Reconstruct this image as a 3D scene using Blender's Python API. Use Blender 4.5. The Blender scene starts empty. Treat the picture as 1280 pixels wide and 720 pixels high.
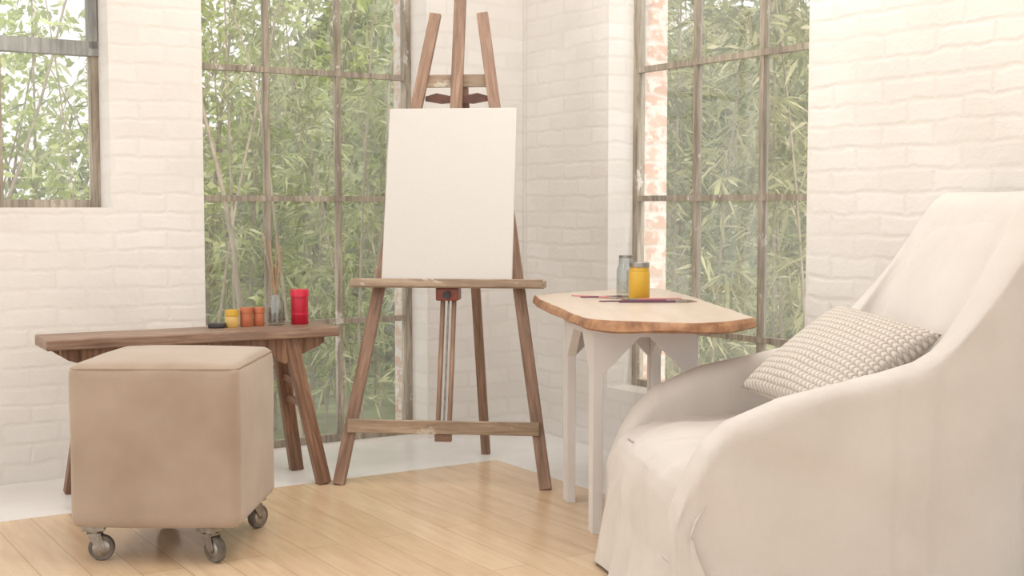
import bpy, bmesh, math, random
import numpy as np
from mathutils import Vector, Matrix, noise
random.seed(3); rng=np.random.default_rng(5)
S=bpy.context.scene
try:
    S.view_settings.view_transform='Standard'
    S.view_settings.look='None'
except Exception as e: print(e)

# ---------------------------------------------------------------- materials
def newmat(name):
    m=bpy.data.materials.new(name); m.use_nodes=True
    nt=m.node_tree; b=nt.nodes['Principled BSDF']
    return m,nt,b
def N(nt,t,**k):
    n=nt.nodes.new(t)
    for a,v in k.items(): setattr(n,a,v)
    return n
def ramp(nt,stops):
    r=N(nt,'ShaderNodeValToRGB'); e=r.color_ramp.elements
    while len(e)<len(stops): e.new(0.5)
    for i,(p,c) in enumerate(stops):
        e[i].position=p; e[i].color=(*c,1)
    return r
def coords(nt,scale=(1,1,1),kind='Object'):
    tc=N(nt,'ShaderNodeTexCoord'); mp=N(nt,'ShaderNodeMapping')
    mp.inputs['Scale'].default_value=scale
    nt.links.new(tc.outputs[kind],mp.inputs['Vector'])
    return mp.outputs['Vector']
def noise_n(nt,vec,scale,detail=4,rough=.55,dist=0):
    n=N(nt,'ShaderNodeTexNoise'); n.inputs['Scale'].default_value=scale
    n.inputs['Detail'].default_value=detail; n.inputs['Roughness'].default_value=rough
    n.inputs['Distortion'].default_value=dist
    nt.links.new(vec,n.inputs['Vector']); return n
def bump(nt,b,h,strength=.3,dist=.01):
    n=N(nt,'ShaderNodeBump'); n.inputs['Strength'].default_value=strength
    n.inputs['Distance'].default_value=dist
    nt.links.new(h,n.inputs['Height']); nt.links.new(n.outputs['Normal'],b.inputs['Normal'])
def simple(name,c1,c2=None,rough=.6,scale=8,metal=0,bs=.1,stretch=(1,1,1),trans=0,detail=4,lo=.35,hi=.65):
    m,nt,b=newmat(name); c2=c2 or tuple(x*.85 for x in c1)
    v=coords(nt,stretch); n=noise_n(nt,v,scale,detail)
    r=ramp(nt,[(lo,c1),(hi,c2)]); nt.links.new(n.outputs['Fac'],r.inputs['Fac'])
    nt.links.new(r.outputs['Color'],b.inputs['Base Color'])
    b.inputs['Roughness'].default_value=rough; b.inputs['Metallic'].default_value=metal
    b.inputs['Transmission Weight'].default_value=trans
    if bs: bump(nt,b,n.outputs['Fac'],bs,.004)
    return m
def wood(name,dark,mid,light,rough=.6,paint=None):
    m,nt,b=newmat(name); v=coords(nt,(1,1,.07))
    n=noise_n(nt,v,55,6,.65,.6)
    r=ramp(nt,[(.3,dark),(.5,mid),(.72,light)]); nt.links.new(n.outputs['Fac'],r.inputs['Fac'])
    v2=coords(nt,(1,1,.35)); n2=noise_n(nt,v2,9,5,.6)
    mx=N(nt,'ShaderNodeMixRGB',blend_type='MULTIPLY'); mx.inputs['Fac'].default_value=.7
    r2=ramp(nt,[(.35,(.62,.58,.55)),(.65,(1.15,1.12,1.08))]); nt.links.new(n2.outputs['Fac'],r2.inputs['Fac'])
    nt.links.new(r.outputs['Color'],mx.inputs['Color1']); nt.links.new(r2.outputs['Color'],mx.inputs['Color2'])
    out=mx.outputs['Color']
    if paint:
        n3=noise_n(nt,coords(nt,(1,1,.6)),paint[1],5,.7)
        r3=ramp(nt,[(paint[2],(0,0,0)),(paint[2]+.06,(1,1,1))]); nt.links.new(n3.outputs['Fac'],r3.inputs['Fac'])
        m2=N(nt,'ShaderNodeMixRGB'); nt.links.new(r3.outputs['Color'],m2.inputs['Fac'])
        nt.links.new(out,m2.inputs['Color1']); m2.inputs['Color2'].default_value=(*paint[0],1)
        out=m2.outputs['Color']
    nt.links.new(out,b.inputs['Base Color']); b.inputs['Roughness'].default_value=rough
    bump(nt,b,n.outputs['Fac'],.25,.003)
    return m
def brick(name,exposed=False):
    m,nt,b=newmat(name)
    tc=N(nt,'ShaderNodeTexCoord'); sp=N(nt,'ShaderNodeSeparateXYZ'); nt.links.new(tc.outputs['Object'],sp.inputs[0])
    ad=N(nt,'ShaderNodeMath',operation='ADD'); nt.links.new(sp.outputs['X'],ad.inputs[0]); nt.links.new(sp.outputs['Y'],ad.inputs[1])
    cb=N(nt,'ShaderNodeCombineXYZ'); nt.links.new(ad.outputs[0],cb.inputs['X']); nt.links.new(sp.outputs['Z'],cb.inputs['Y'])
    wn=noise_n(nt,cb.outputs[0],7,3)
    sub=N(nt,'ShaderNodeVectorMath',operation='SUBTRACT'); sub.inputs[1].default_value=(.5,.5,.5)
    nt.links.new(wn.outputs['Color'],sub.inputs[0])
    sc=N(nt,'ShaderNodeVectorMath',operation='SCALE'); sc.inputs['Scale'].default_value=.045
    nt.links.new(sub.outputs[0],sc.inputs[0])
    av=N(nt,'ShaderNodeVectorMath',operation='ADD'); nt.links.new(cb.outputs[0],av.inputs[0]); nt.links.new(sc.outputs[0],av.inputs[1])
    br=N(nt,'ShaderNodeTexBrick'); nt.links.new(av.outputs[0],br.inputs['Vector'])
    br.inputs['Scale'].default_value=1; br.inputs['Brick Width'].default_value=.235; br.inputs['Row Height'].default_value=.08
    br.inputs['Mortar Size'].default_value=.016; br.inputs['Mortar Smooth'].default_value=1.0
    if exposed:
        br.inputs['Color1'].default_value=(.56,.32,.24,1); br.inputs['Color2'].default_value=(.64,.45,.36,1); br.inputs['Mortar'].default_value=(.64,.58,.52,1)
    else:
        br.inputs['Color1'].default_value=(.83,.805,.775,1); br.inputs['Color2'].default_value=(.79,.76,.725,1); br.inputs['Mortar'].default_value=(.785,.755,.718,1)
    n1=noise_n(nt,cb.outputs[0],14,6,.65); n2=noise_n(nt,cb.outputs[0],1.6,3)
    r2=ramp(nt,[(.3,(.92,.91,.895)),(.7,(1.03,1.03,1.03))]); nt.links.new(n2.outputs['Fac'],r2.inputs['Fac'])
    mx=N(nt,'ShaderNodeMixRGB',blend_type='MULTIPLY'); mx.inputs['Fac'].default_value=1
    nt.links.new(br.outputs['Color'],mx.inputs['Color1']); nt.links.new(r2.outputs['Color'],mx.inputs['Color2'])
    out=mx.outputs['Color']
    if exposed:
        r3=ramp(nt,[(.48,(0,0,0)),(.56,(1,1,1))]); nt.links.new(n1.outputs['Fac'],r3.inputs['Fac'])
        m2=N(nt,'ShaderNodeMixRGB'); nt.links.new(r3.outputs['Color'],m2.inputs['Fac'])
        nt.links.new(out,m2.inputs['Color1']); m2.inputs['Color2'].default_value=(.72,.67,.62,1); out=m2.outputs['Color']
    nt.links.new(out,b.inputs['Base Color']); b.inputs['Roughness'].default_value=.5
    inv=N(nt,'ShaderNodeMath',operation='MULTIPLY_ADD'); inv.inputs[1].default_value=-.42; inv.inputs[2].default_value=1
    n4=noise_n(nt,cb.outputs[0],3.3,3); mr=N(nt,'ShaderNodeMapRange'); mr.inputs['From Min'].default_value=.35; mr.inputs['From Max'].default_value=.65; mr.inputs['To Min'].default_value=.25
    nt.links.new(n4.outputs['Fac'],mr.inputs['Value'])
    mm=N(nt,'ShaderNodeMath',operation='MULTIPLY'); nt.links.new(br.outputs['Fac'],mm.inputs[0]); nt.links.new(mr.outputs[0],mm.inputs[1])
    nt.links.new(mm.outputs[0],inv.inputs[0])
    s2=N(nt,'ShaderNodeMath',operation='MULTIPLY_ADD'); s2.inputs[1].default_value=.9
    nt.links.new(n1.outputs['Fac'],s2.inputs[0]); nt.links.new(inv.outputs[0],s2.inputs[2])
    bump(nt,b,s2.outputs[0],.48,.010)
    return m
M={}
M['brick']=brick('painted_brick'); M['brick_red']=brick('worn_red_brick',True)
M['plaster']=simple('white_plaster',(.80,.77,.73),(.76,.73,.69),.6,6)
M['floor_white']=simple('white_painted_floor',(.84,.83,.82),(.78,.77,.76),.3,5,bs=.08)
M['easel']=wood('easel_wood',(.17,.10,.065),(.29,.18,.125),(.42,.29,.205),.5,((.50,.40,.31),13,.70))
M['easel_pale']=wood('easel_tray_wood',(.24,.17,.12),(.38,.29,.21),(.50,.41,.31),.6,((.56,.51,.42),20,.60))
M['clamp']=simple('clamp_varnish',(.28,.07,.04),(.18,.05,.03),.35,20)
M['bracket']=simple('bracket_varnish',(.15,.06,.04),(.09,.04,.025),.35,20)
M['bench']=wood('bench_wood',(.11,.055,.033),(.24,.13,.08),(.39,.235,.145),.45)
M['bench_top']=wood('bench_top_wood',(.16,.09,.065),(.30,.195,.14),(.43,.32,.245),.45)
M['canvas']=simple('primed_canvas',(.62,.60,.57),(.60,.58,.55),.8,300,bs=.15,detail=1)
M['frame']=wood('weathered_frame',(.20,.17,.13),(.36,.32,.26),(.53,.485,.42),.7,((.62,.58,.52),14,.60))
M['frame_blue']=wood('weathered_blue_frame',(.22,.23,.23),(.33,.35,.35),(.46,.47,.46),.7,((.5,.42,.33),14,.64))
M['table_white']=simple('white_table_paint',(.82,.795,.78),(.78,.755,.74),.45,5,bs=.03)
M['slab_top']=simple('pale_slab_top',(.66,.57,.485),(.58,.48,.39),.4,5,stretch=(3,.6,1),lo=.3,hi=.7,bs=.03)
M['slab_edge']=simple('slab_bark_edge',(.45,.24,.12),(.24,.11,.055),.5,25)
M['metal']=simple('caster_steel',(.42,.40,.37),(.25,.23,.21),.35,30,metal=.9)
M['rubber']=simple('caster_tread',(.10,.085,.075),(.2,.18,.16),.5,15)
M['red']=simple('red_label',(.50,.008,.03),(.42,.006,.025),.35,10,bs=.02)
M['redlid']=simple('red_lid',(.62,.02,.05),(.52,.01,.04),.3,10,bs=.02)
M['yellow']=simple('yellow_paint',(.66,.40,.04),(.60,.34,.025),.35,8,bs=.02)
M['yellow_pale']=simple('pale_yellow',(.74,.52,.2),(.6,.38,.1),.4,12,bs=.02)
M['orange']=simple('terracotta_paint',(.52,.17,.08),(.42,.12,.05),.4,12,bs=.02)
M['black']=simple('black_plastic',(.02,.02,.02),(.05,.05,.05),.4,12)
M['purple']=simple('brush_purple',(.10,.04,.08),(.16,.06,.10),.4,12)
M['stick']=simple('pale_stick',(.46,.33,.2),(.36,.24,.14),.6,20)
M['pink']=simple('pink_paint',(.6,.25,.25),(.5,.2,.2),.5,20)
M['bark']=simple('bark',(.20,.15,.11),(.33,.27,.21),.9,12)
M['bark_pale']=simple('bark_pale',(.42,.35,.27),(.28,.23,.17),.9,12)
M['chain']=simple('blind_chain_plastic',(.6,.56,.5),(.5,.46,.42),.4,12)
def thin_glass(name,gl=.05,d0=.02,d1=.1,tint=(1,1,1)):
    m=bpy.data.materials.new(name); m.use_nodes=True; nt=m.node_tree; nt.nodes.clear()
    o=N(nt,'ShaderNodeOutputMaterial'); t=N(nt,'ShaderNodeBsdfTransparent'); t.inputs['Color'].default_value=(*tint,1)
    g=N(nt,'ShaderNodeBsdfGlossy'); g.inputs['Roughness'].default_value=.02
    d=N(nt,'ShaderNodeBsdfTranslucent'); d.inputs['Color'].default_value=(.9,.89,.82,1)
    n=noise_n(nt,coords(nt,(1.5,1,.9)),1.5,4,.5); mr=N(nt,'ShaderNodeMapRange')
    mr.inputs['From Min'].default_value=.35; mr.inputs['From Max'].default_value=.7; mr.inputs['To Min'].default_value=d0; mr.inputs['To Max'].default_value=d1
    nt.links.new(n.outputs['Fac'],mr.inputs['Value'])
    a=N(nt,'ShaderNodeMixShader'); a.inputs[0].default_value=gl; b=N(nt,'ShaderNodeMixShader')
    nt.links.new(t.outputs[0],a.inputs[1]); nt.links.new(g.outputs[0],a.inputs[2])
    nt.links.new(mr.outputs[0],b.inputs[0]); nt.links.new(a.outputs[0],b.inputs[1]); nt.links.new(d.outputs[0],b.inputs[2])
    nt.links.new(b.outputs[0],o.inputs[0]); return m
M['glass']=thin_glass('window_glass',.05,.07,.17); M['jarglass']=thin_glass('jar_glass',.14,.01,.08,(.86,.88,.87))  # pale translucent film on the panes: dirty glass plus painted-in outdoor haze
# floorboards
m,nt,b=newmat('floorboards'); M['boards']=m
v=coords(nt); br=N(nt,'ShaderNodeTexBrick'); nt.links.new(v,br.inputs['Vector'])
br.inputs['Scale'].default_value=1; br.inputs['Brick Width'].default_value=1.5; br.inputs['Row Height'].default_value=.135
br.inputs['Mortar Size'].default_value=.0016; br.inputs['Mortar Smooth'].default_value=.3; br.inputs['Bias'].default_value=0
br.inputs['Color1'].default_value=(.73,.56,.385,1); br.inputs['Color2'].default_value=(.66,.485,.32,1); br.inputs['Mortar'].default_value=(.42,.29,.18,1)
br.offset=.37
g=noise_n(nt,coords(nt,(.12,1,1)),28,6,.6,.4); r=ramp(nt,[(.3,(.86,.84,.82)),(.7,(1.06,1.06,1.06))]); nt.links.new(g.outputs['Fac'],r.inputs['Fac'])
mx=N(nt,'ShaderNodeMixRGB',blend_type='MULTIPLY'); mx.inputs['Fac'].default_value=1
nt.links.new(br.outputs['Color'],mx.inputs['Color1']); nt.links.new(r.outputs['Color'],mx.inputs['Color2']); nt.links.new(mx.outputs['Color'],b.inputs['Base Color'])
b.inputs['Roughness'].default_value=.25; bump(nt,b,br.outputs['Fac'],-.3,.002)
# linen
m,nt,b=newmat('linen_slipcover'); M['linen']=m
v=coords(nt); n=noise_n(nt,v,3,4); r=ramp(nt,[(.35,(.65,.61,.57)),(.65,(.71,.67,.63))]); nt.links.new(n.outputs['Fac'],r.inputs['Fac'])
nt.links.new(r.outputs['Color'],b.inputs['Base Color']); b.inputs['Roughness'].default_value=.7; b.inputs['Sheen Weight'].default_value=.15
w=noise_n(nt,coords(nt,(1,1,.55)),4.0,4,.5,.5); f=noise_n(nt,v,260,1)
ma=N(nt,'ShaderNodeMath',operation='MULTIPLY_ADD'); ma.inputs[1].default_value=.03
nt.links.new(f.outputs['Fac'],ma.inputs[0]); nt.links.new(w.outputs['Fac'],ma.inputs[2])
bump(nt,b,ma.outputs[0],.5,.04)
# suede
m,nt,b=newmat('beige_suede'); M['suede']=m
v=coords(nt); n=noise_n(nt,v,3.5,3); r=ramp(nt,[(.35,(.37,.285,.215)),(.65,(.44,.35,.275))]); nt.links.new(n.outputs['Fac'],r.inputs['Fac'])
nt.links.new(r.outputs['Color'],b.inputs['Base Color']); b.inputs['Roughness'].default_value=.85; b.inputs['Sheen Weight'].default_value=.3
n2=noise_n(nt,v,9,3); bump(nt,b,n2.outputs['Fac'],.15,.02)
M['suede_seam']=simple('suede_seam',(.38,.28,.21),(.32,.24,.18),.85,30)
# knit
m,nt,b=newmat('chunky_knit'); M['knit']=m
tc=N(nt,'ShaderNodeTexCoord'); sp=N(nt,'ShaderNodeSeparateXYZ'); nt.links.new(tc.outputs['UV'],sp.inputs[0])
def mth(op,a,bb=None):
    x=N(nt,'ShaderNodeMath',operation=op)
    for i,q in enumerate((a,bb)):
        if q is None: continue
        if isinstance(q,(int,float)): x.inputs[i].default_value=q
        else: nt.links.new(q,x.inputs[i])
    return x.outputs[0]
U=mth('MULTIPLY',sp.outputs['X'],math.pi*19); V=mth('MULTIPLY',sp.outputs['Y'],math.pi*27)
zig=mth('MULTIPLY',mth('ABSOLUTE',mth('SINE',U)),1.5)
k=mth('POWER',mth('MULTIPLY',mth('ABSOLUTE',mth('SINE',U)),mth('ABSOLUTE',mth('SINE',mth('ADD',V,zig)))),.6)
r=ramp(nt,[(.0,(.44,.38,.325)),(.35,(.65,.595,.53)),(1,(.73,.685,.63))]); nt.links.new(k,r.inputs['Fac']); nt.links.new(r.outputs['Color'],b.inputs['Base Color'])  # stitch valleys darkened in the colour, crease shade painted over the bump
b.inputs['Roughness'].default_value=.9; bump(nt,b,k,.7,.009)
def leafmat(name,cols,tr=.45):
    m=bpy.data.materials.new(name); m.use_nodes=True; nt=m.node_tree; nt.nodes.clear()
    o=N(nt,'ShaderNodeOutputMaterial'); g=N(nt,'ShaderNodeNewGeometry'); r=ramp(nt,cols)
    nt.links.new(g.outputs['Random Per Island'],r.inputs['Fac'])
    d=N(nt,'ShaderNodeBsdfDiffuse'); t=N(nt,'ShaderNodeBsdfTranslucent'); mx=N(nt,'ShaderNodeMixShader'); mx.inputs[0].default_value=tr
    nt.links.new(r.outputs['Color'],d.inputs['Color']); nt.links.new(r.outputs['Color'],t.inputs['Color'])
    nt.links.new(d.outputs[0],mx.inputs[1]); nt.links.new(t.outputs[0],mx.inputs[2]); nt.links.new(mx.outputs[0],o.inputs[0]); return m
M['leaf_bamboo']=leafmat('bamboo_leaf',[(0,(.14,.16,.06)),(.4,(.33,.36,.16)),(.75,(.53,.53,.29)),(1,(.80,.74,.51))])
M['leaf_willow']=leafmat('willow_leaf',[(0,(.20,.25,.10)),(.4,(.40,.46,.20)),(.75,(.56,.60,.33)),(1,(.76,.76,.52))])
M['leaf_tree']=leafmat('tree_leaf',[(0,(.28,.35,.10)),(.4,(.46,.54,.18)),(.8,(.62,.70,.31)),(1,(.78,.83,.48))],.5)
M['leaf_far']=leafmat('hedge_leaf',[(0,(.16,.20,.10)),(.5,(.33,.38,.21)),(1,(.53,.56,.37))],.35)
M['hedge']=simple('hedge_mass',(.11,.135,.07),(.34,.37,.22),.9,7,detail=8,bs=.5)
M['grass']=simple('grass',(.20,.24,.12),(.33,.36,.19),.9,5)

# ---------------------------------------------------------------- geometry helpers
def add(name,me,parent=None,mats=(),smooth=False):
    o=bpy.data.objects.new(name,me); S.collection.objects.link(o)
    for x in mats: me.materials.append(M[x])
    if parent: o.parent=parent
    if smooth:
        for p in me.polygons: p.use_smooth=True
    return o
def empty(name,loc=(0,0,0),rz=0):
    o=bpy.data.objects.new(name,None); S.collection.objects.link(o); o.location=loc; o.rotation_euler=(0,0,rz); o.empty_display_size=.1
    return o
def pymesh(name,v,f): 
    me=bpy.data.meshes.new(name); me.from_pydata([tuple(x) for x in v],[],f); me.update(); return me
def bevel(o,w,seg=2):
    md=o.modifiers.new('bevel','BEVEL'); md.width=w; md.segments=seg; md.limit_method='ANGLE'; md.angle_limit=.6
def box(name,x0,x1,y0,y1,z0,z1,mat,parent=None,bv=0):
    c=((x0+x1)/2,(y0+y1)/2,(z0+z1)/2); hx,hy,hz=(x1-x0)/2,(y1-y0)/2,(z1-z0)/2
    v=[(sx*hx,sy*hy,sz*hz) for sx in(-1,1) for sy in(-1,1) for sz in(-1,1)]
    f=[(0,1,3,2),(4,6,7,5),(0,4,5,1),(2,3,7,6),(0,2,6,4),(1,5,7,3)]
    o=add(name,pymesh(name,v,f),parent,[mat]); o.location=c
    if bv: bevel(o,bv)
    return o
def beam(name,p1,p2,w,d,mat,parent=None,bv=.003,ref=(1,0,0),taper=1):
    """box between p1,p2; w along ref axis, d across; local z along the length"""
    p1,p2=Vector(p1),Vector(p2); z=(p2-p1); L=z.length; z.normalize()
    x=Vector(ref); x=(x-z*x.dot(z)).normalized(); y=z.cross(x)
    v=[]
    for sx in(-1,1):
        for sy in(-1,1):
            for sz in(-1,1):
                k=taper if sz>0 else 1
                v.append((sx*w/2*k,sy*d/2*k,sz*L/2))
    f=[(0,1,3,2),(4,6,7,5),(0,4,5,1),(2,3,7,6),(0,2,6,4),(1,5,7,3)]
    o=add(name,pymesh(name,v,f),parent,[mat])
    R=Matrix((x,y,z)).transposed().to_4x4(); o.matrix_local=Matrix.Translation((p1+p2)/2)@R
    if bv: bevel(o,bv)
    return o
def lathe(name,prof,mat,parent=None,loc=(0,0,0),seg=32,smooth=True,rot=None):
    v=[];f=[]
    for r,z in prof:
        for i in range(seg):
            a=2*math.pi*i/seg; v.append((r*math.cos(a),r*math.sin(a),z))
    for j in range(len(prof)-1):
        for i in range(seg):
            f.append((j*seg+i,j*seg+(i+1)%seg,(j+1)*seg+(i+1)%seg,(j+1)*seg+i))
    f.append(tuple(reversed(range(seg)))); f.append(tuple(range((len(prof)-1)*seg,len(prof)*seg)))
    o=add(name,pymesh(name,v,f),parent,[mat],smooth); o.location=loc
    if rot: o.rotation_euler=rot
    if smooth:
        md=o.modifiers.new('es','EDGE_SPLIT'); md.split_angle=.7
    return o
def rod(name,p1,p2,r,mat,parent=None,seg=8,r2=None):
    p1,p2=Vector(p1),Vector(p2); d=p2-p1; L=d.length
    o=lathe(name,[(r,0),(r2 or r,L)],mat,parent,seg=seg)
    o.matrix_local=Matrix.Translation(p1)@d.to_track_quat('Z','Y').to_matrix().to_4x4(); return o
def extrude_poly(name,pts,th,mat,parent=None,mats=None):
    n=len(pts); v=[(x,0,z) for x,z in pts]+[(x,th,z) for x,z in pts]
    f=[tuple(range(n)),tuple(reversed(range(n,2*n)))]+[(i,i+n,(i+1)%n+n,(i+1)%n) for i in range(n)]
    me=pymesh(name,v,f); o=add(name,me,parent,[mat])
    bm=bmesh.new(); bm.from_mesh(me); bmesh.ops.recalc_face_normals(bm,faces=bm.faces); bm.to_mesh(me); bm.free()
    return o
def multibox(name,boxes,mats,rz,loc):
    v=[];f=[];mi=[]
    for (x0,x1,y0,y1,z0,z1,k) in boxes:
        s=len(v); v+= [(x,y,z) for x in(x0,x1) for y in(y0,y1) for z in(z0,z1)]
        f+=[tuple(s+i for i in q) for q in [(0,1,3,2),(4,6,7,5),(0,4,5,1),(2,3,7,6),(0,2,6,4),(1,5,7,3)]]; mi+=[k]*6
    me=pymesh(name,v,f); o=add(name,me,None,mats); 
    for p,k in zip(me.polygons,mi): p.material_index=k
    o.location=loc; o.rotation_euler=(0,0,rz); return o

# ---------------------------------------------------------------- room
a=math.radians(32.5); u=Vector((math.cos(a),math.sin(a),0)); nrm=Vector((math.sin(a),-math.cos(a),0)); w_=nrm
A=Vector((-.417,6.296,0)); C=A+.568*u; RH=3.3
def leaf_boxes(spans,T0,T1):
    out=[]
    for (x0,x1,z0,z1) in spans:
        out.append((x0,x1,0,T0,z0,z1,0)); out.append((x0,x1,T0,T1,z0,z1,1))
    return out
WT=3.0
wall_left=multibox('wall_left',leaf_boxes([(-6,-2.70,0,RH),(-2.70,-1.533,0,1.145),(-2.70,-1.533,WT,RH),(-1.533,-1.126,0,RH),
     (-1.126,0,WT,RH),(-1.126,0,-.3,0.0),(0,.568+.35,0,RH)],.20,.35),['brick','brick_red'],a,A)
wall_right=multibox('wall_right',leaf_boxes([(0,.72,0,RH),(.72,1.99,0,.30),(.72,1.99,WT,RH),(1.99,7,0,RH)],.19,.35),['brick','brick_red'],a-math.pi/2,C)
Wc=Vector((-.0727,5.755,0))
floor=multibox('floor',[(0,9,-8,0,-.06,0,0)],['boards'],a-math.pi/2,Wc)
d1=(C-Wc).dot(-nrm); d2=(C-Wc).dot(u)
fb=multibox('floor_border',[(-d1-.0,9,0,d2,-.06,0,0),(-d1,0,-8,0,-.06,0,0)],['floor_white'],a-math.pi/2,Wc)
ceiling=multibox('ceiling',[(-d1-.35,6.2,-6.5,d2+.35,RH,RH+.1,0)],['plaster'],a-math.pi/2,Wc)

def window(name,org,rz,x0,x1,z0,z1,xs,zs,yf,fw=.04,bw=.024,fmat='frame',thick=None):
    B=[]; D=.045
    B+=[(x0,x0+fw,yf,yf+D,z0,z1,0),(x1-fw,x1,yf,yf+D,z0,z1,0),(x0+fw,x1-fw,yf,yf+D,z0,z0+fw,0),(x0+fw,x1-fw,yf,yf+D,z1-fw,z1,0)]
    for x in xs: B.append((x-bw/2,x+bw/2,yf+.006,yf+D-.008,z0+fw,z1-fw,0))
    for z in zs: B.append((x0+fw,x1-fw,yf+.003,yf+D-.010,z-bw/2,z+bw/2,0))
    for (z,h) in (thick or []): B.append((x0,x1,yf-.012,yf+D-.004,z-h/2,z+h/2,2))
    if thick:
        zt_=thick[0][0]; B.append((x1-fw*1.25,x1-.006,yf-.012,yf+D-.004,zt_,z1,2))
    B.append((x0+fw*.5,x1-fw*.5,yf+.022,yf+.024,z0+fw*.5,z1-fw*.5,1))
    return multibox(name,B,[fmat,'glass','frame_blue'],rz,org)
zz=[.59,1.187,1.787,2.387]
window('window_1',A,a,-2.70,-1.533,1.145,WT,[-1.945,-2.32],[2.42],.16,fw=.034,bw=.022,thick=[(1.83,.062)])
window('window_2',A,a,-1.126,0,0.0,WT,[-.758,-.393],zz,.16,fw=.036,bw=.026)
window('window_3',C,a-math.pi/2,.72,1.99,.30,WT,[1.155,1.575],zz,.145,fw=.032,bw=.026)

# roller blind chain hanging in the corner
ch=empty('blind_chain',(C.x-.005,C.y-.09,0))
for k,dx in enumerate((0,.016)):
    rod('cord_%d'%k,(dx,0,.62),(dx,0,3.25),.0016,'chain',ch,6)
v=[];f=[]
for i in range(150):
    z=.64+i*.0172; r=.0034; s=len(v)
    v+=[(r,0,z),(0,r,z),(-r,0,z),(0,-r,z),(0,0,z+r),(0,0,z-r)]
    f+=[(s,s+1,s+4),(s+1,s+2,s+4),(s+2,s+3,s+4),(s+3,s,s+4),(s+1,s,s+5),(s+2,s+1,s+5),(s+3,s+2,s+5),(s,s+3,s+5)]
add('beads',pymesh('beads',v,f),ch,['chain'])

# ---------------------------------------------------------------- easel
E=empty('easel',(-.29,5.19,0),-math.radians(6.3)); sl=.27
def EP(x,z,off=0): return (x,sl*z+off,z)
beam('front_leg_1',EP(-.43,0),EP(-.108,2.0),.050,.028,'easel',E)
beam('front_leg_2',EP(.43,0),EP(.100,2.0),.050,.028,'easel',E)
beam('mast',EP(0,.78,.0),EP(0,2.55,.0),.052,.026,'easel',E)
for i,x in enumerate((-.024,.024)): beam('mast_rail_%d'%(i+1),EP(x,.19),EP(x,.80),.017,.03,'easel',E)
beam('mast_screw',EP(0,.20,.004),EP(0,.78,.004),.008,.008,'metal',E)
beam('mast_foot',(-.035,sl*.2,.195),(.035,sl*.2,.195),.03,.03,'easel',E,ref=(0,0,1))
beam('upper_crossbar',EP(-.165,1.70,.028),EP(.165,1.70,.028),.055,.022,'easel_pale',E,ref=(0,0,1))
pts=[(-.14,.0),(-.14,.02),(-.09,.034),(-.03,.022),(.03,.022),(.09,.034),(.14,.02),(.14,0),(.07,-.012),(0,-.006),(-.07,-.012)]
br_=extrude_poly('mast_bracket',pts,.02,'bracket',E); br_.location=EP(0,1.61,.014)
beam('lower_crossbar',EP(-.40,.24,-.022),EP(.40,.24,-.022),.055,.02,'easel_pale',E,ref=(0,0,1))
beam('rear_leg',(.09,.72,0),(.02,.49,1.72),.042,.024,'easel',E)
tz=.84; ty=sl*tz
beam('tray_board',(-.412,ty-.045,tz-.016),(.412,ty-.045,tz-.016),.10,.028,'easel_pale',E,ref=(0,1,0),bv=.004)
beam('tray_lip',(-.405,ty-.098,tz-.008),(.405,ty-.098,tz-.008),.012,.034,'easel_pale',E,ref=(0,1,0),bv=.003)
box('tray_clamp',-.048,.048,ty-.07,ty+.02,tz-.085,tz-.03,'clamp',E,.006)
rod('clamp_knob',(0,ty-.085,tz-.06),(0,ty-.06,tz-.06),.016,'black',E,16)
Cv=empty('blank_canvas',(0,0,0))
tilt=math.atan(sl); cosr=math.radians(-6.3)
Mx=Matrix.Translation((-.29,5.19,0))@Matrix.Rotation(cosr,4,'Z')@Matrix.Translation((-.004,ty-.052,tz+.001))@Matrix.Rotation(-tilt,4,'X')
Cv.matrix_world=Mx
box('stretched_canvas',-.277,.277,-.011,.011,0,.755,'canvas',Cv,.004)
for i,(x0,x1,z0,z1) in enumerate([(-.26,-.22,.01,.745),(.22,.26,.01,.745),(-.22,.22,.01,.05),(-.22,.22,.705,.745)]):
    box('stretcher_%d'%(i+1),x0,x1,.011,.020,z0,z1,'stick',Cv)

# ---------------------------------------------------------------- bench
ba=math.radians(29.4); Bn=empty('wooden_bench',(-1.294,5.158,0),ba)
beam('seat_plank',(-.585,0,.629),(.585,0,.629),.26,.042,'bench_top',Bn,ref=(0,1,0),bv=.006)
for i,(sx,sy) in enumerate([(-1,-1),(-1,1),(1,-1),(1,1)]):
    beam('leg_%d'%(i+1),(sx*(.495 if sx>0 else .455),sy*.165,0),(sx*(.385 if sx>0 else .375),sy*.075,.61),.056,.048,'bench',Bn,bv=.006)
for k,sx in enumerate((-1,1)):
    for j,z in enumerate((.33,.425)):
        t=z/.61; x=sx*(.495-.11*t) if sx>0 else -(.455-.08*t); y=.165-.09*t
        beam('rung_%d_%d'%(k+1,j+1),(x,-y,z),(x,y,z),.03,.022,'bench',Bn,ref=(0,0,1),bv=.004)
ap=[(-.53,.608),(-.53,.585),(-.50,.565),(-.47,.555),(-.44,.54),(-.41,.535),(-.36,.50),(-.33,.515),(-.30,.55),(-.26,.565),
    (.26,.565),(.30,.55),(.33,.515),(.36,.50),(.41,.535),(.44,.54),(.47,.555),(.50,.565),(.53,.585),(.53,.608)]
for k,y in enumerate((-.098,.078)):
    o=extrude_poly('apron_%d'%(k+1),ap,.02,'bench',Bn); o.location=(0,y,0); bevel(o,.003)
beam('brace_1',(-.40,0,.58),(.40,0,.58),.06,.03,'bench',Bn,ref=(0,1,0))
def benchpt(x,y): 
    return Vector((-1.294+x*math.cos(ba)-y*math.sin(ba),5.158+x*math.sin(ba)+y*math.cos(ba),.6505))
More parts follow.
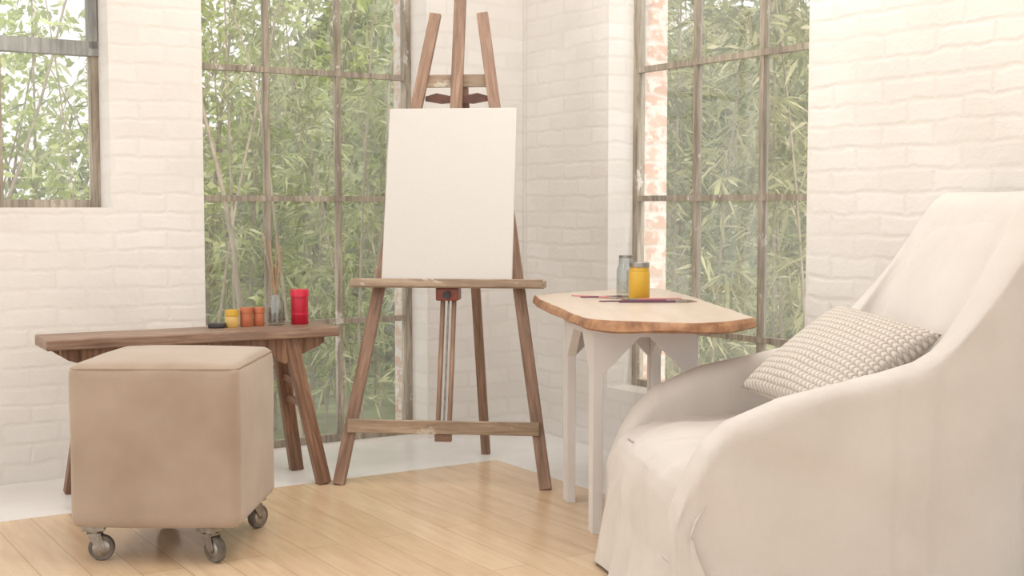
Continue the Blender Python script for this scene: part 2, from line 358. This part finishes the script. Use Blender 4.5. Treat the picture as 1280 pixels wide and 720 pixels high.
def jar(name,p,r,h,body,lid,lidh=.25,lidr=1.04):
    e=empty(name,p)
    hb=h*(1-lidh)
    lathe('body',[(r*.94,0),(r,.004),(r,hb*.92),(r*.93,hb)],body,e)
    lathe('lid',[(r*lidr,hb+.0005),(r*lidr,h-.004),(r*lidr*.95,h)],lid,e)
    return e
red=jar('red_jar',benchpt(.475,.05),.037,.148,'red','redlid',.22,1.06)
lathe('band',[(.0378,.04),(.0378,.05)],'redlid',red)
jar('paint_pot',benchpt(.295,.05),.0235,.078,'orange','orange',.3,1.05)
jar('paint_pot',benchpt(.24,.045),.0255,.08,'orange','orange',.3,1.05)
jar('paint_pot',benchpt(.178,.045),.028,.072,'yellow_pale','yellow',.35,1.02)
e=empty('black_sponge',benchpt(.115,.045)); box('pad',-.034,.034,-.02,.02,0,.02,'black',e,.005)
def glassjar(name,p,r,h):
    e=empty(name,p)
    lathe('glass_body',[(r*.9,0),(r,.008),(r,h*.7),(r*.8,h*.84),(r*.8,h),(r*.74,h),(r*.74,h*.85),(r*.93,h*.7),(r*.93,.012)],'jarglass',e)
    return e
gj=glassjar('brush_jar',benchpt(.37,.05),.036,.13)
lathe('water',[(.032,.011),(.032,.055)],'jarglass',gj)
for i,(dx,dy,L,rr) in enumerate([(-.075,.01,.40,.0028),(-.03,.0,.36,.003),(.005,.01,.38,.0028),(.03,-.01,.34,.003),(.045,.02,.33,.0025),(-.05,.02,.30,.003),(.015,.0,.27,.0045),(-.01,.02,.25,.006)]):
    b0=Vector((-dx*.25,-dy*.3,.014)); rod('brush_%d'%(i+1),b0,b0+Vector((dx,dy,L-.02)),rr,'stick' if i<5 else 'bench_top',gj,8,rr*.8)

# ---------------------------------------------------------------- ottoman
O=empty('ottoman_on_casters',(-1.138,4.315,0),math.radians(-1.5))
def rounded_block(name,hx,hy,z0,z1,mat,parent,r=.03,puff=.006,dome=.022,n=26):
    bm=bmesh.new(); bmesh.ops.create_cube(bm,size=2)
    bmesh.ops.subdivide_edges(bm,edges=bm.edges,cuts=n,use_grid_fill=True)
    cz=(z0+z1)/2; hz=(z1-z0)/2
    for v in bm.verts:
        c=v.co.copy()
        q=Vector([math.sin(t*math.pi/2)*.35+t*.65 for t in c])
        p=Vector((q.x*hx,q.y*hy,q.z*hz))
        inner=Vector((max(-hx+r,min(hx-r,p.x)),max(-hy+r,min(hy-r,p.y)),max(-hz+r,min(hz-r,p.z))))
        d=p-inner
        if d.length>1e-6: p=inner+d.normalized()*r
        fx,fy,fz=1-q.x**2,1-q.y**2,1-q.z**2
        if abs(q.x)>.99: p.x+=math.copysign(puff*fy*fz,q.x)
        if abs(q.y)>.99: p.y+=math.copysign(puff*fx*fz,q.y)
        if q.z>.99: p.z+=dome*(fx*fy)**.6
        nz=noise.noise(Vector((p.x*6,p.y*6,p.z*6)))*.004
        p+=p.normalized()*nz
        p.z+=cz; v.co=p
    me=bpy.data.meshes.new(name); bm.to_mesh(me); bm.free()
    return add(name,me,parent,[mat],True)
rounded_block('cushion_body',.275,.275,.115,.645,'suede',O)
def tube_loop(name,pts,r,mat,parent,cyc=True):
    cu=bpy.data.curves.new(name,'CURVE'); cu.dimensions='3D'; cu.bevel_depth=r; cu.bevel_resolution=2
    s=cu.splines.new('POLY'); s.points.add(len(pts)-1)
    for i,p in enumerate(pts): s.points[i].co=(*p,1)
    s.use_cyclic_u=cyc; o=bpy.data.objects.new(name,cu); S.collection.objects.link(o); o.parent=parent; cu.materials.append(M[mat]); return o
def rr(hx,hy,r,z,n=6):
    out=[]
    for k,(sx,sy,a0) in enumerate([(1,1,0),(-1,1,90),(-1,-1,180),(1,-1,270)]):
        for i in range(n+1):
            t=math.radians(a0+90*i/n); out.append((sx*(hx-r)+r*math.cos(t),sy*(hy-r)+r*math.sin(t),z))
    return out
tube_loop('top_piping',rr(.270,.270,.03,.632),.003,'suede_seam',O)
for i,(x,y,an) in enumerate([(-.215,-.215,10),(.165,-.215,-35),(.21,.20,60),(-.12,.20,20)]):
    c=empty('caster_%d'%(i+1),(x,y,0),math.radians(an)); c.parent=O
    box('plate',-.035,.035,-.03,.03,.101,.120,'metal',c,.001)
    rod('swivel',(0,0,.088),(0,0,.102),.02,'metal',c,20)
    for s in(-1,1):
        pts=[(-.022,.092),(.022,.092),(.036,.045),(.028,.032),(.014,.036),(-.01,.07)]
        o=extrude_poly('fork_%d'%s,pts,.003,'metal',c); o.location=(0,s*.02-.0015,0)
    box('fork_bridge',-.022,.022,-.021,.021,.087,.092,'metal',c)
    lathe('wheel',[(.030,-.014),(.039,-.013),(.042,-.008),(.042,.008),(.039,.013),(.030,.014)],'rubber',c,(.022,0,.042),28,True,(math.pi/2,0,0))
    lathe('hub',[(.024,-.0165),(.028,-.014),(.028,.014),(.024,.0165)],'metal',c,(.022,0,.042),24,True,(math.pi/2,0,0))
    rod('axle',(.022,-.025,.042),(.022,.025,.042),.006,'metal',c,10)

# ---------------------------------------------------------------- table
T=empty('live_edge_table',(0,0,0))
ctrl=[(.085,5.27),(.105,5.0),(.15,4.68),(.205,4.30),(.27,4.11),(.42,4.04),(.56,3.985),(.69,4.05),(.80,4.18),(.79,4.36),(.77,4.70),(.74,5.10),(.70,5.45),(.665,5.72),(.57,5.73),(.38,5.56),(.22,5.43)]
P=[]
nC=len(ctrl)
corner={0,3,8,13,14}
for i in range(nC):
    p0,p1,p2,p3=[Vector(ctrl[(i+k)%nC]) for k in(-1,0,1,2)]
    if i in corner: p0=p1*2-p2
    if (i+1)%nC in corner: p3=p2*2-p1
    for j in range(6):
        t=j/6
        q=.5*((2*p1)+(p2-p0)*t+(2*p0-5*p1+4*p2-p3)*t*t+(3*p1-p0-3*p2+p3)*t**3)
        ed=noise.noise(Vector((q.x*9,q.y*9,2)))*.012
        P.append(Vector((q.x+ed,q.y+ed*.5)))
zt=.785; n=len(P)
cen=Vector((.45,4.8))
rings=[(.985,zt-.036),(1.010,zt-.028),(1.0,zt-.012),(.99,zt-.002),(.985,zt)]
v=[];f=[];mi=[]
for ri,(sc_,z) in enumerate(rings):
    for i,p in enumerate(P):
        d=(p-cen); k=1-(1-sc_)*.75/d.length
        w=noise.noise(Vector((p.x*14,p.y*14,z*30)))*.008 if 0<ri<3 else 0
        q=cen+d*(k+w); v.append((q.x,q.y,z+(noise.noise(Vector((p.x*5,p.y*5,7)))*.008 if ri<2 else 0)))
for j in range(len(rings)-1):
    for i in range(n): f.append((j*n+i,j*n+(i+1)%n,(j+1)*n+(i+1)%n,(j+1)*n+i)); mi.append(1)
f.append(tuple(range((len(rings)-1)*n,len(rings)*n))); mi.append(0)
f.append(tuple(reversed(range(n)))); mi.append(1)
me=pymesh('slab',v,f); o=add('slab_top',me,T,['slab_top','slab_edge'])
for p,k in zip(me.polygons,mi): p.material_index=k
L1=Vector((.281,4.43,0)); L2=Vector((.205,4.95,0)); L4=L1+Vector((.37,.045,0)); L3=L2+Vector((.37,.045,0))
def panel(name,p,q,parent,hg=.749,lw=.038,g=.13):
    d=q-p; D=d.length
    pts=[(0,0),(lw,0),(lw,hg-.055-g),(lw+g,hg-.055),(D-lw-g,hg-.055),(D-lw,hg-.055-g),(D-lw,0),(D,0),(D,hg),(0,hg)]
    o=extrude_poly(name,pts,.034,'table_white',parent); o.location=p; o.rotation_euler=(0,0,math.atan2(d.y,d.x)); bevel(o,.002); return o
panel('leg_frame_front',L1,L4,T)
o=panel('leg_frame_back',L2,L3,T)
panel('leg_frame_side_1',L1+Vector((.030,.037,0)),L2+Vector((.036,-.002,0)),T,g=.12)
panel('leg_frame_side_2',L4+Vector((-.006,.037,0)),L3+Vector((0,-.002,0)),T,g=.12)
yj=jar('yellow_paint_jar',(.497,4.99,zt+.0005),.041,.128,'yellow','yellow',.12,.93)
lathe('cap',[(.039,.128),(.039,.145),(.037,.147)],'metal',yj)
gl=glassjar('glass_jar',(.465,5.20,zt+.0005),.040,.155)
lathe('cap',[(.030,.155),(.030,.166)],'metal',gl)
def brush(name,p,q,mat,r=.0045):
    e=empty(name,(p[0],p[1],zt+.001)); d=Vector((q[0]-p[0],q[1]-p[1],0)); L=d.length
    h=Vector((0,0,r+.001)); D=d.normalized()
    rod('handle',h,h+D*(L*.72),r*.55,mat,e,8,r)
    rod('ferrule',h+D*(L*.72),h+D*(L*.86),r,'metal',e,8,r)
    rod('bristles',h+D*(L*.86),h+D*L,r*1.1,'bark',e,8,r*.4)
brush('paint_brush',(.33,4.83),(.69,4.88),'purple')
brush('paint_brush',(.40,4.78),(.70,4.83),'purple')
brush('paint_brush',(.24,5.14),(.44,5.00),'pink')
brush('paint_brush',(.27,5.05),(.50,5.10),'purple')
brush('paint_brush',(.66,4.98),(.42,4.92),'pink')

# ---------------------------------------------------------------- armchair
CH=empty('slipcovered_armchair',(.36,3.80,0),math.atan2(.17,.985))
def interp(t,tab):
    for (x0,y0),(x1,y1) in zip(tab,tab[1:]):
        if t<=x1: 
            k=max(0,(t-x0)/(x1-x0)); return y0+(y1-y0)*k
    return tab[-1][1]
hs=.350; R=.12; xb=.80
path=[]
ns=84
for i in range(ns+1): path.append((0.02+(xb-R-.02)*i/ns, hs))
for i in range(1,23):
    t=math.pi/2*i/22; path.append((xb-R+R*math.sin(t),hs-R+R*math.cos(t)))
nb=22
for i in range(1,nb): path.append((xb,(hs-R)*(1-2*i/nb)))
path=path+[(x,-y) for x,y in reversed(path[:ns+23])]
def pnorm(i):
    a_=path[max(0,i-1)]; b_=path[min(len(path)-1,i+1)]; t=Vector((b_[0]-a_[0],b_[1]-a_[1])).normalized(); return (-t.y,t.x)
arm=[(0,.28),(.03,.35),(.06,.43),(.10,.50),(.17,.562),(.32,.622),(.50,.66),(.58,.685),(.64,.715),(.69,.77)]
def crease(x,y,z,sx,sz,seed):
    n_=noise.noise(Vector((x*sx+seed,y*sx,z*sz)))
    return max(0,1-abs(n_)*5)**2
v=[];f=[]
lens=[0]
for i in range(1,len(path)): lens.append(lens[-1]+math.hypot(path[i][0]-path[i-1][0],path[i][1]-path[i-1][1]))
tot=lens[-1]; sideL=xb-R-.02
def sm(x): x=max(0,min(1,x)); return x*x*(3-2*x)
for idx,(px,py) in enumerate(path):
    nx,ny=pnorm(idx)
    l=min(lens[idx],tot-lens[idx])
    if l<=sideL: H=interp(px,arm)
    else: H=.77+.425*sm((l-sideL)/(R*1.32))**.72
    Wt=sm((l-.42)/(.32)); bk=sm((l-sideL+.1)/(.25))
    th=.055
    prof=[]
    for z in np.linspace(0.012,H-th,44): prof.append((th+.025*(1-min(1,z/.42))**1.5*(1-bk),z,1))
    for k in range(1,9):
        t=math.pi*k/9; prof.append((th*math.cos(t),H-th+th*math.sin(t),0))
    for z in np.linspace(H-th,.15,18): prof.append((-th,z,-1))
    NC=len(prof)
    leanT=Wt*.48*max(0,H-.45-.03)
    for (o_,z,sd) in prof:
        lean=Wt*.48*max(0,z-.45)
        if sd==1:
            k=max(0,min(1,z/(H-th))); lean=leanT*(.80+.20*k**1.5)
        x=px+nx*o_+lean; y=py+ny*o_
        y*=1-.02*Wt*max(0,z-.5)
        q=Vector((x*3.0,y*3.0,z*2.4)); d=noise.noise(q)*.010+noise.noise(q*2.4)*.003
        if sd==1:
            d+=.003*math.sin(x*11+z*19+3*noise.noise(Vector((x*2.2,y*2,z*2.2))))*(1-.6*bk)
            d+=.0035*crease(x+z*.5,y,z,2.6,.9,4)*(1-.5*bk)
            if z<.5 and Wt<.9:
                k=(1-z/.5)**1.3; d+=k*.009*math.sin(lens[idx]*17+2*noise.noise(Vector((x*2,y*2,0)))) 
            if l<.06: d-=.006*(1-l/.06)
            d-=.006*math.exp(-((l-.585)/.007)**2)
        if sd==1 and bk>.3: d-=.006
        v.append((x+nx*d,y+ny*d,z+noise.noise(q*1.5+Vector((9,3,1)))*.004*(z>.3)))
for i in range(len(path)-1):
    for j in range(NC-1):
        f.append((i*NC+j,(i+1)*NC+j,(i+1)*NC+j+1,i*NC+j+1))
f.append(tuple(range(NC))); f.append(tuple(reversed(range((len(path)-1)*NC,len(path)*NC))))
o=add('shell_cover',pymesh('shell_cover',v,f),CH,['linen'],True)
bm=bmesh.new(); bm.from_mesh(o.data); bmesh.ops.recalc_face_normals(bm,faces=bm.faces); bm.to_mesh(o.data); bm.free()
for p in o.data.polygons: p.use_smooth=True
rows=[(.80,.435),(.72,.45),(.6,.462),(.48,.468),(.36,.470),(.25,.468),(.16,.462),(.09,.450),(.045,.43),(.015,.40),(.0,.36),(-.008,.31),(-.014,.26),(-.02,.20),(-.028,.15),(-.036,.10),(-.045,.05),(-.052,.012)]
RW=[]
for (p,q) in zip(rows,rows[1:]):
    for k in range(5): RW.append((p[0]+(q[0]-p[0])*k/5,p[1]+(q[1]-p[1])*k/5))
RW.append(rows[-1])
ny_=130; v=[];f=[]
for (x,z) in RW:
    for j in range(ny_+1):
        s=-1+2*j/ny_; front=sm((.2-x)/.2)
        hw=.31+front*.108 + (.030*(1-z/.4) if z<.4 else 0)
        y=s*hw; e=sm((abs(y)-.24)/.16)
        wrap=max(0,(abs(y)-.385)/.06) if z<.36 else 0
        xx=x+e*.06*front+.085*wrap**1.6*min(1,(.36-z)/.12)
        z2=z-(e*.10*front if z>.2 else e*.10*front*max(0,z)/.2*.6)
        z2=max(.012,z2)
        q=Vector((xx*5,y*5,z*4)); d=noise.noise(q)*.010+noise.noise(q*2.3+Vector((5,5,5)))*.004
        d+=.005*crease(xx+y*.6,y-xx*.4,z,3.0,2.0,11)
        if z<.42:
            k=(1-z/.42)*(1-min(1,wrap)); fold=.013*k*math.sin(y*24+3*noise.noise(Vector((y*4,z*2,0)))); xx-=fold+d*(1-min(1,wrap))
        else:
            z2+=d*1.1*(1-.7*sm((abs(y)-.24)/.06))
        v.append((xx,y,z2))
W_=ny_+1
for i in range(len(RW)-1):
    for j in range(ny_): f.append((i*W_+j,i*W_+j+1,(i+1)*W_+j+1,(i+1)*W_+j))
add('seat_cover',pymesh('seat_cover',v,f),CH,['linen'],True)
# inner back padding
v=[];f=[]
for i in range(25):
    t=i/24; z=.44+.70*t
    for j in range(25):
        s=-1+2*j/24; y=s*.26; x=xb-.055+.48*max(0,z-.45)
        bul=.03*(1-s**4)*(1-(2*t-1)**6)
        q=Vector((x*4,y*4,z*4)); v.append((x-bul+.018+noise.noise(q)*.006,y,z))
for i in range(24):
    for j in range(24): f.append((i*25+j,i*25+j+1,(i+1)*25+j+1,(i+1)*25+j))
add('back_pad',pymesh('back_pad',v,f),CH,['linen'],True)

# pillow
def cw(b,s,z):
    B=Vector((.985,.17,0)); Sd=Vector((.17,-.985,0)); return Vector((.36,3.80,0))+B*b+Sd*s+Vector((0,0,z))
P1,P2,P3=cw(.365,-.13,.550),cw(.70,-.185,.780),cw(.90,.20,.805)
U_=(P2-P1); V_=(P3-P2); cen=(P1+P3)/2; lu=U_.length; lv=V_.length; U_.normalize(); V_=(V_-U_*V_.dot(U_)).normalized(); Nn=U_.cross(V_)
if Nn.z<0: Nn=-Nn
NP=48; v=[];f=[];uv=[]
for side in(1,-1):
    for i in range(NP+1):
        for j in range(NP+1):
            s=-1+2*i/NP; t=-1+2*j/NP
            pin=1-.07*(1-s*s)*(abs(t)**3) ; pin2=1-.07*(1-t*t)*(abs(s)**3)
            h=.085*((1-s**2)*(1-t**2))**.42
            h*=1+.14*noise.noise(Vector((s*2,t*2,side)))
            p=U_*(s*lu/2*1.08*pin2)+V_*(t*lv/2*1.08*pin)+Nn*(h*side)
            v.append(p); uv.append((i/NP,j/NP))
K=(NP+1)**2
for sidx in range(2):
    for i in range(NP):
        for j in range(NP):
            q=[sidx*K+i*(NP+1)+j,sidx*K+i*(NP+1)+j+1,sidx*K+(i+1)*(NP+1)+j+1,sidx*K+(i+1)*(NP+1)+j]
            f.append(tuple(q if sidx else reversed(q)))
me=pymesh('knit_cushion',v,f); ul=me.uv_layers.new(name='UVMap')
for l in me.loops: ul.data[l.index].uv=uv[l.vertex_index]
o=add('knit_cushion',me,None,['knit'],True); o.location=cen
bm=bmesh.new(); bm.from_mesh(me); bmesh.ops.remove_doubles(bm,verts=bm.verts,dist=.0004); bmesh.ops.recalc_face_normals(bm,faces=bm.faces); bm.to_mesh(me); bm.free()

# ---------------------------------------------------------------- outdoors
g=multibox('ground_outside',[(-14,14,0,16,-.5,-.45,0)],['grass'],0,(0,7.6,0))
GF=empty('garden_foliage')
Aw=np.array([A.x,A.y]); Cw_=np.array([C.x,C.y]); un=np.array([u.x,u.y]); nn=np.array([nrm.x,nrm.y])
def outside(p,m=.6): 
    return max((p-Cw_)@un, -((p-Aw)@nn))>m
def leafmesh(name,bases,dirs,L,W,mat):
    bases=np.asarray(bases); dirs=np.asarray(dirs); dirs/=np.linalg.norm(dirs,axis=1)[:,None]
    n=len(bases); rnd=rng.normal(size=(n,3)); sd=np.cross(dirs,rnd); sd/=np.linalg.norm(sd,axis=1)[:,None]
    L=L*(.6+.8*rng.random(n))[:,None]; W=W*(.7+.6*rng.random(n))[:,None]
    mid=bases+dirs*L*.42; tip=bases+dirs*L-np.array([0,0,1])*L*.12
    v=np.stack([bases,mid+sd*W,tip,mid-sd*W],1).reshape(-1,3)
    me=bpy.data.meshes.new(name); me.vertices.add(n*4); me.vertices.foreach_set('co',v.ravel())
    me.loops.add(n*4); me.loops.foreach_set('vertex_index',np.arange(n*4)); me.polygons.add(n)
    me.polygons.foreach_set('loop_start',np.arange(0,n*4,4)); me.polygons.foreach_set('loop_total',np.full(n,4)); me.update(calc_edges=True)
    return me
def stems(name,lines,mat,parent):
    v=[];f=[]
    for pts,r0,r1 in lines:
        s=len(v); n=len(pts)
        for i,p in enumerate(pts):
            r=r0+(r1-r0)*i/(n-1)
            for k in range(5): 
                t=2*math.pi*k/5; v.append((p[0]+r*math.cos(t),p[1]+r*math.sin(t),p[2]))
        for i in range(n-1):
            for k in range(5): f.append((s+i*5+k,s+i*5+(k+1)%5,s+(i+1)*5+(k+1)%5,s+(i+1)*5+k))
    return add(name,pymesh(name,v,f),parent,[mat],True)
def grove(name,n,region,hrange,leaves,LL,LW,lmat,smat,droop=.5,lean=.5,r0=.012):
    lines=[];B=[];D=[]
    c=0
    while c<n:
        p=np.array([random.uniform(region[0],region[1]),random.uniform(region[2],region[3])])
        if not outside(p,.9): continue
        c+=1; h=random.uniform(*hrange); an=random.uniform(0,6.28); ln=random.uniform(.1,1)*lean
        pts=[]
        for k in range(9):
            t=k/8; pts.append(np.array([p[0]+math.cos(an)*ln*t**1.8,p[1]+math.sin(an)*ln*t**1.8,-.45+h*t-(.25*ln*t**3)]))
        if not outside(pts[-1][:2],.55): c-=1; continue
        lines.append((pts,r0*random.uniform(.6,1.3),.003))
        for _ in range(leaves//12):
            t=random.uniform(.12,1); i=min(7,int(t*8)); fr=t*8-i; q=pts[i]*(1-fr)+pts[i+1]*fr
            aa=random.uniform(0,6.28); tl=random.uniform(.15,.45)
            end=q+np.array([math.cos(aa)*tl,math.sin(aa)*tl,random.uniform(-.05,.25)])
            if not outside(end[:2],.5): continue
            lines.append(([q,(q+end)/2+np.array([0,0,.03]),end],.003,.0012))
            for _ in range(12):
                s=random.uniform(.25,1.05); bp=q+(end-q)*s+rng.normal(size=3)*.012
                d=(end-q)/tl*.6+rng.normal(size=3)*.55-np.array([0,0,droop])
                B.append(bp);D.append(d)
    stems(name+'_stems',lines,smat,GF); me=leafmesh(name+'_leaves',B,D,LL,LW,lmat); add(name+'_leaves',me,GF,[lmat])
grove('bamboo',32,(.3,3.6,6.6,9.4),(2.6,4.2),380,.17,.011,'leaf_bamboo','bark_pale',.5,.7)
grove('willow',42,(-2.9,.6,7.6,10.4),(2.4,4.2),360,.12,.010,'leaf_willow','bark_pale',.5,.8)
grove('tree',44,(-6.2,-1.2,7.8,11.2),(2.2,4.4),430,.075,.021,'leaf_tree','bark',.25,.9,.02)
br_l=[]
for (x0,y0,x1,y1,z1,r) in [(-1.55,7.5,-2.2,7.9,3.3,.022),(-1.2,7.7,-1.9,8.0,3.0,.014),(-1.9,7.6,-1.2,8.2,3.2,.012),(-3.4,7.6,-2.5,8.0,3.0,.018),(-2.9,7.4,-3.5,7.9,3.2,.013),(-.95,7.9,-.6,8.4,3.3,.016),(-2.6,7.3,-1.7,7.9,2.2,.010)]:
    pts=[]
    for k in range(12):
        t=k/11; wv=noise.noise(Vector((x0*3,y0,t*3)))*.12
        pts.append(np.array([x0+(x1-x0)*t**1.3+wv,y0+(y1-y0)*t,-.45+(z1+.45)*t]))
    br_l.append((pts,r,.005))
stems('bare_branches',br_l,'bark_pale',GF)
v=[];f=[];nx_,nz_=150,36
for j in range(nz_+1):
    for i in range(nx_+1):
        x=-11+22*i/nx_; top=1.0+2.3*sm((x+4.6)/3)+.5*noise.noise(Vector((x*.9,0,0)))
        z=-.5+(top+.5)*j/nz_; y=13+.9*noise.noise(Vector((x*.8,z*1.1,1)))+.4*noise.noise(Vector((x*2.5,z*2.5,4)))+1.0*(j/nz_)**3
        v.append((x,y,z))
for j in range(nz_):
    for i in range(nx_): q=j*(nx_+1)+i; f.append((q,q+1,q+nx_+2,q+nx_+1))
add('hedge_mass',pymesh('hedge_mass',v,f),GF,['hedge'],True)
n=30000; x=rng.uniform(-10,8,n); top=1.2+2.4*np.clip((x+4.6)/3,0,1); z=-.4+(top+.4)*rng.random(n)
B=np.stack([x,12.6-1.9*rng.random(n),z],1); D=rng.normal(size=(n,3))+np.array([0,-.2,-.3])
add('hedge_leaves',leafmesh('hedge_leaves',B,D,.13,.028,'leaf_far'),GF,['leaf_far'])

# ---------------------------------------------------------------- light
W=bpy.data.worlds.new('World'); S.world=W; W.use_nodes=True; bg=W.node_tree.nodes['Background']
bg.inputs['Color'].default_value=(1,.99,.975,1); bg.inputs['Strength'].default_value=1.36
sun=bpy.data.lights.new('sun','SUN'); sun.energy=3.4; sun.angle=math.radians(3); sun.color=(1,.95,.85)
so=bpy.data.objects.new('sun',sun); S.collection.objects.link(so)
so.rotation_euler=Vector((-.45,.5,-1.0)).to_track_quat('-Z','Y').to_euler()
def area(name,loc,tgt,sx,sy,e,col=(1,.98,.95)):
    l=bpy.data.lights.new(name,'AREA'); l.shape='RECTANGLE'; l.size=sx; l.size_y=sy; l.energy=e; l.color=col
    o=bpy.data.objects.new(name,l); S.collection.objects.link(o); o.location=loc
    o.rotation_euler=(Vector(tgt)-Vector(loc)).to_track_quat('-Z','Y').to_euler(); return o
area('added_fill_left',(-3.2,3.0,2.9),(.4,4.6,.6),2.0,1.4,36)  # area light added to fill the room from the left, no real fixture
area('added_fill_overhead',(.2,4.4,3.2),(0,4.8,0),2.4,1.8,58)  # added overhead fill light, not actual bounce off the ceiling

# ---------------------------------------------------------------- camera
cam=bpy.data.cameras.new('camera'); cam.lens=45; cam.sensor_width=36; cam.clip_start=.05
co=bpy.data.objects.new('camera',cam); S.collection.objects.link(co); co.location=(0,0,1.15)
co.rotation_euler=(math.radians(90-3.65),0,0); S.camera=co
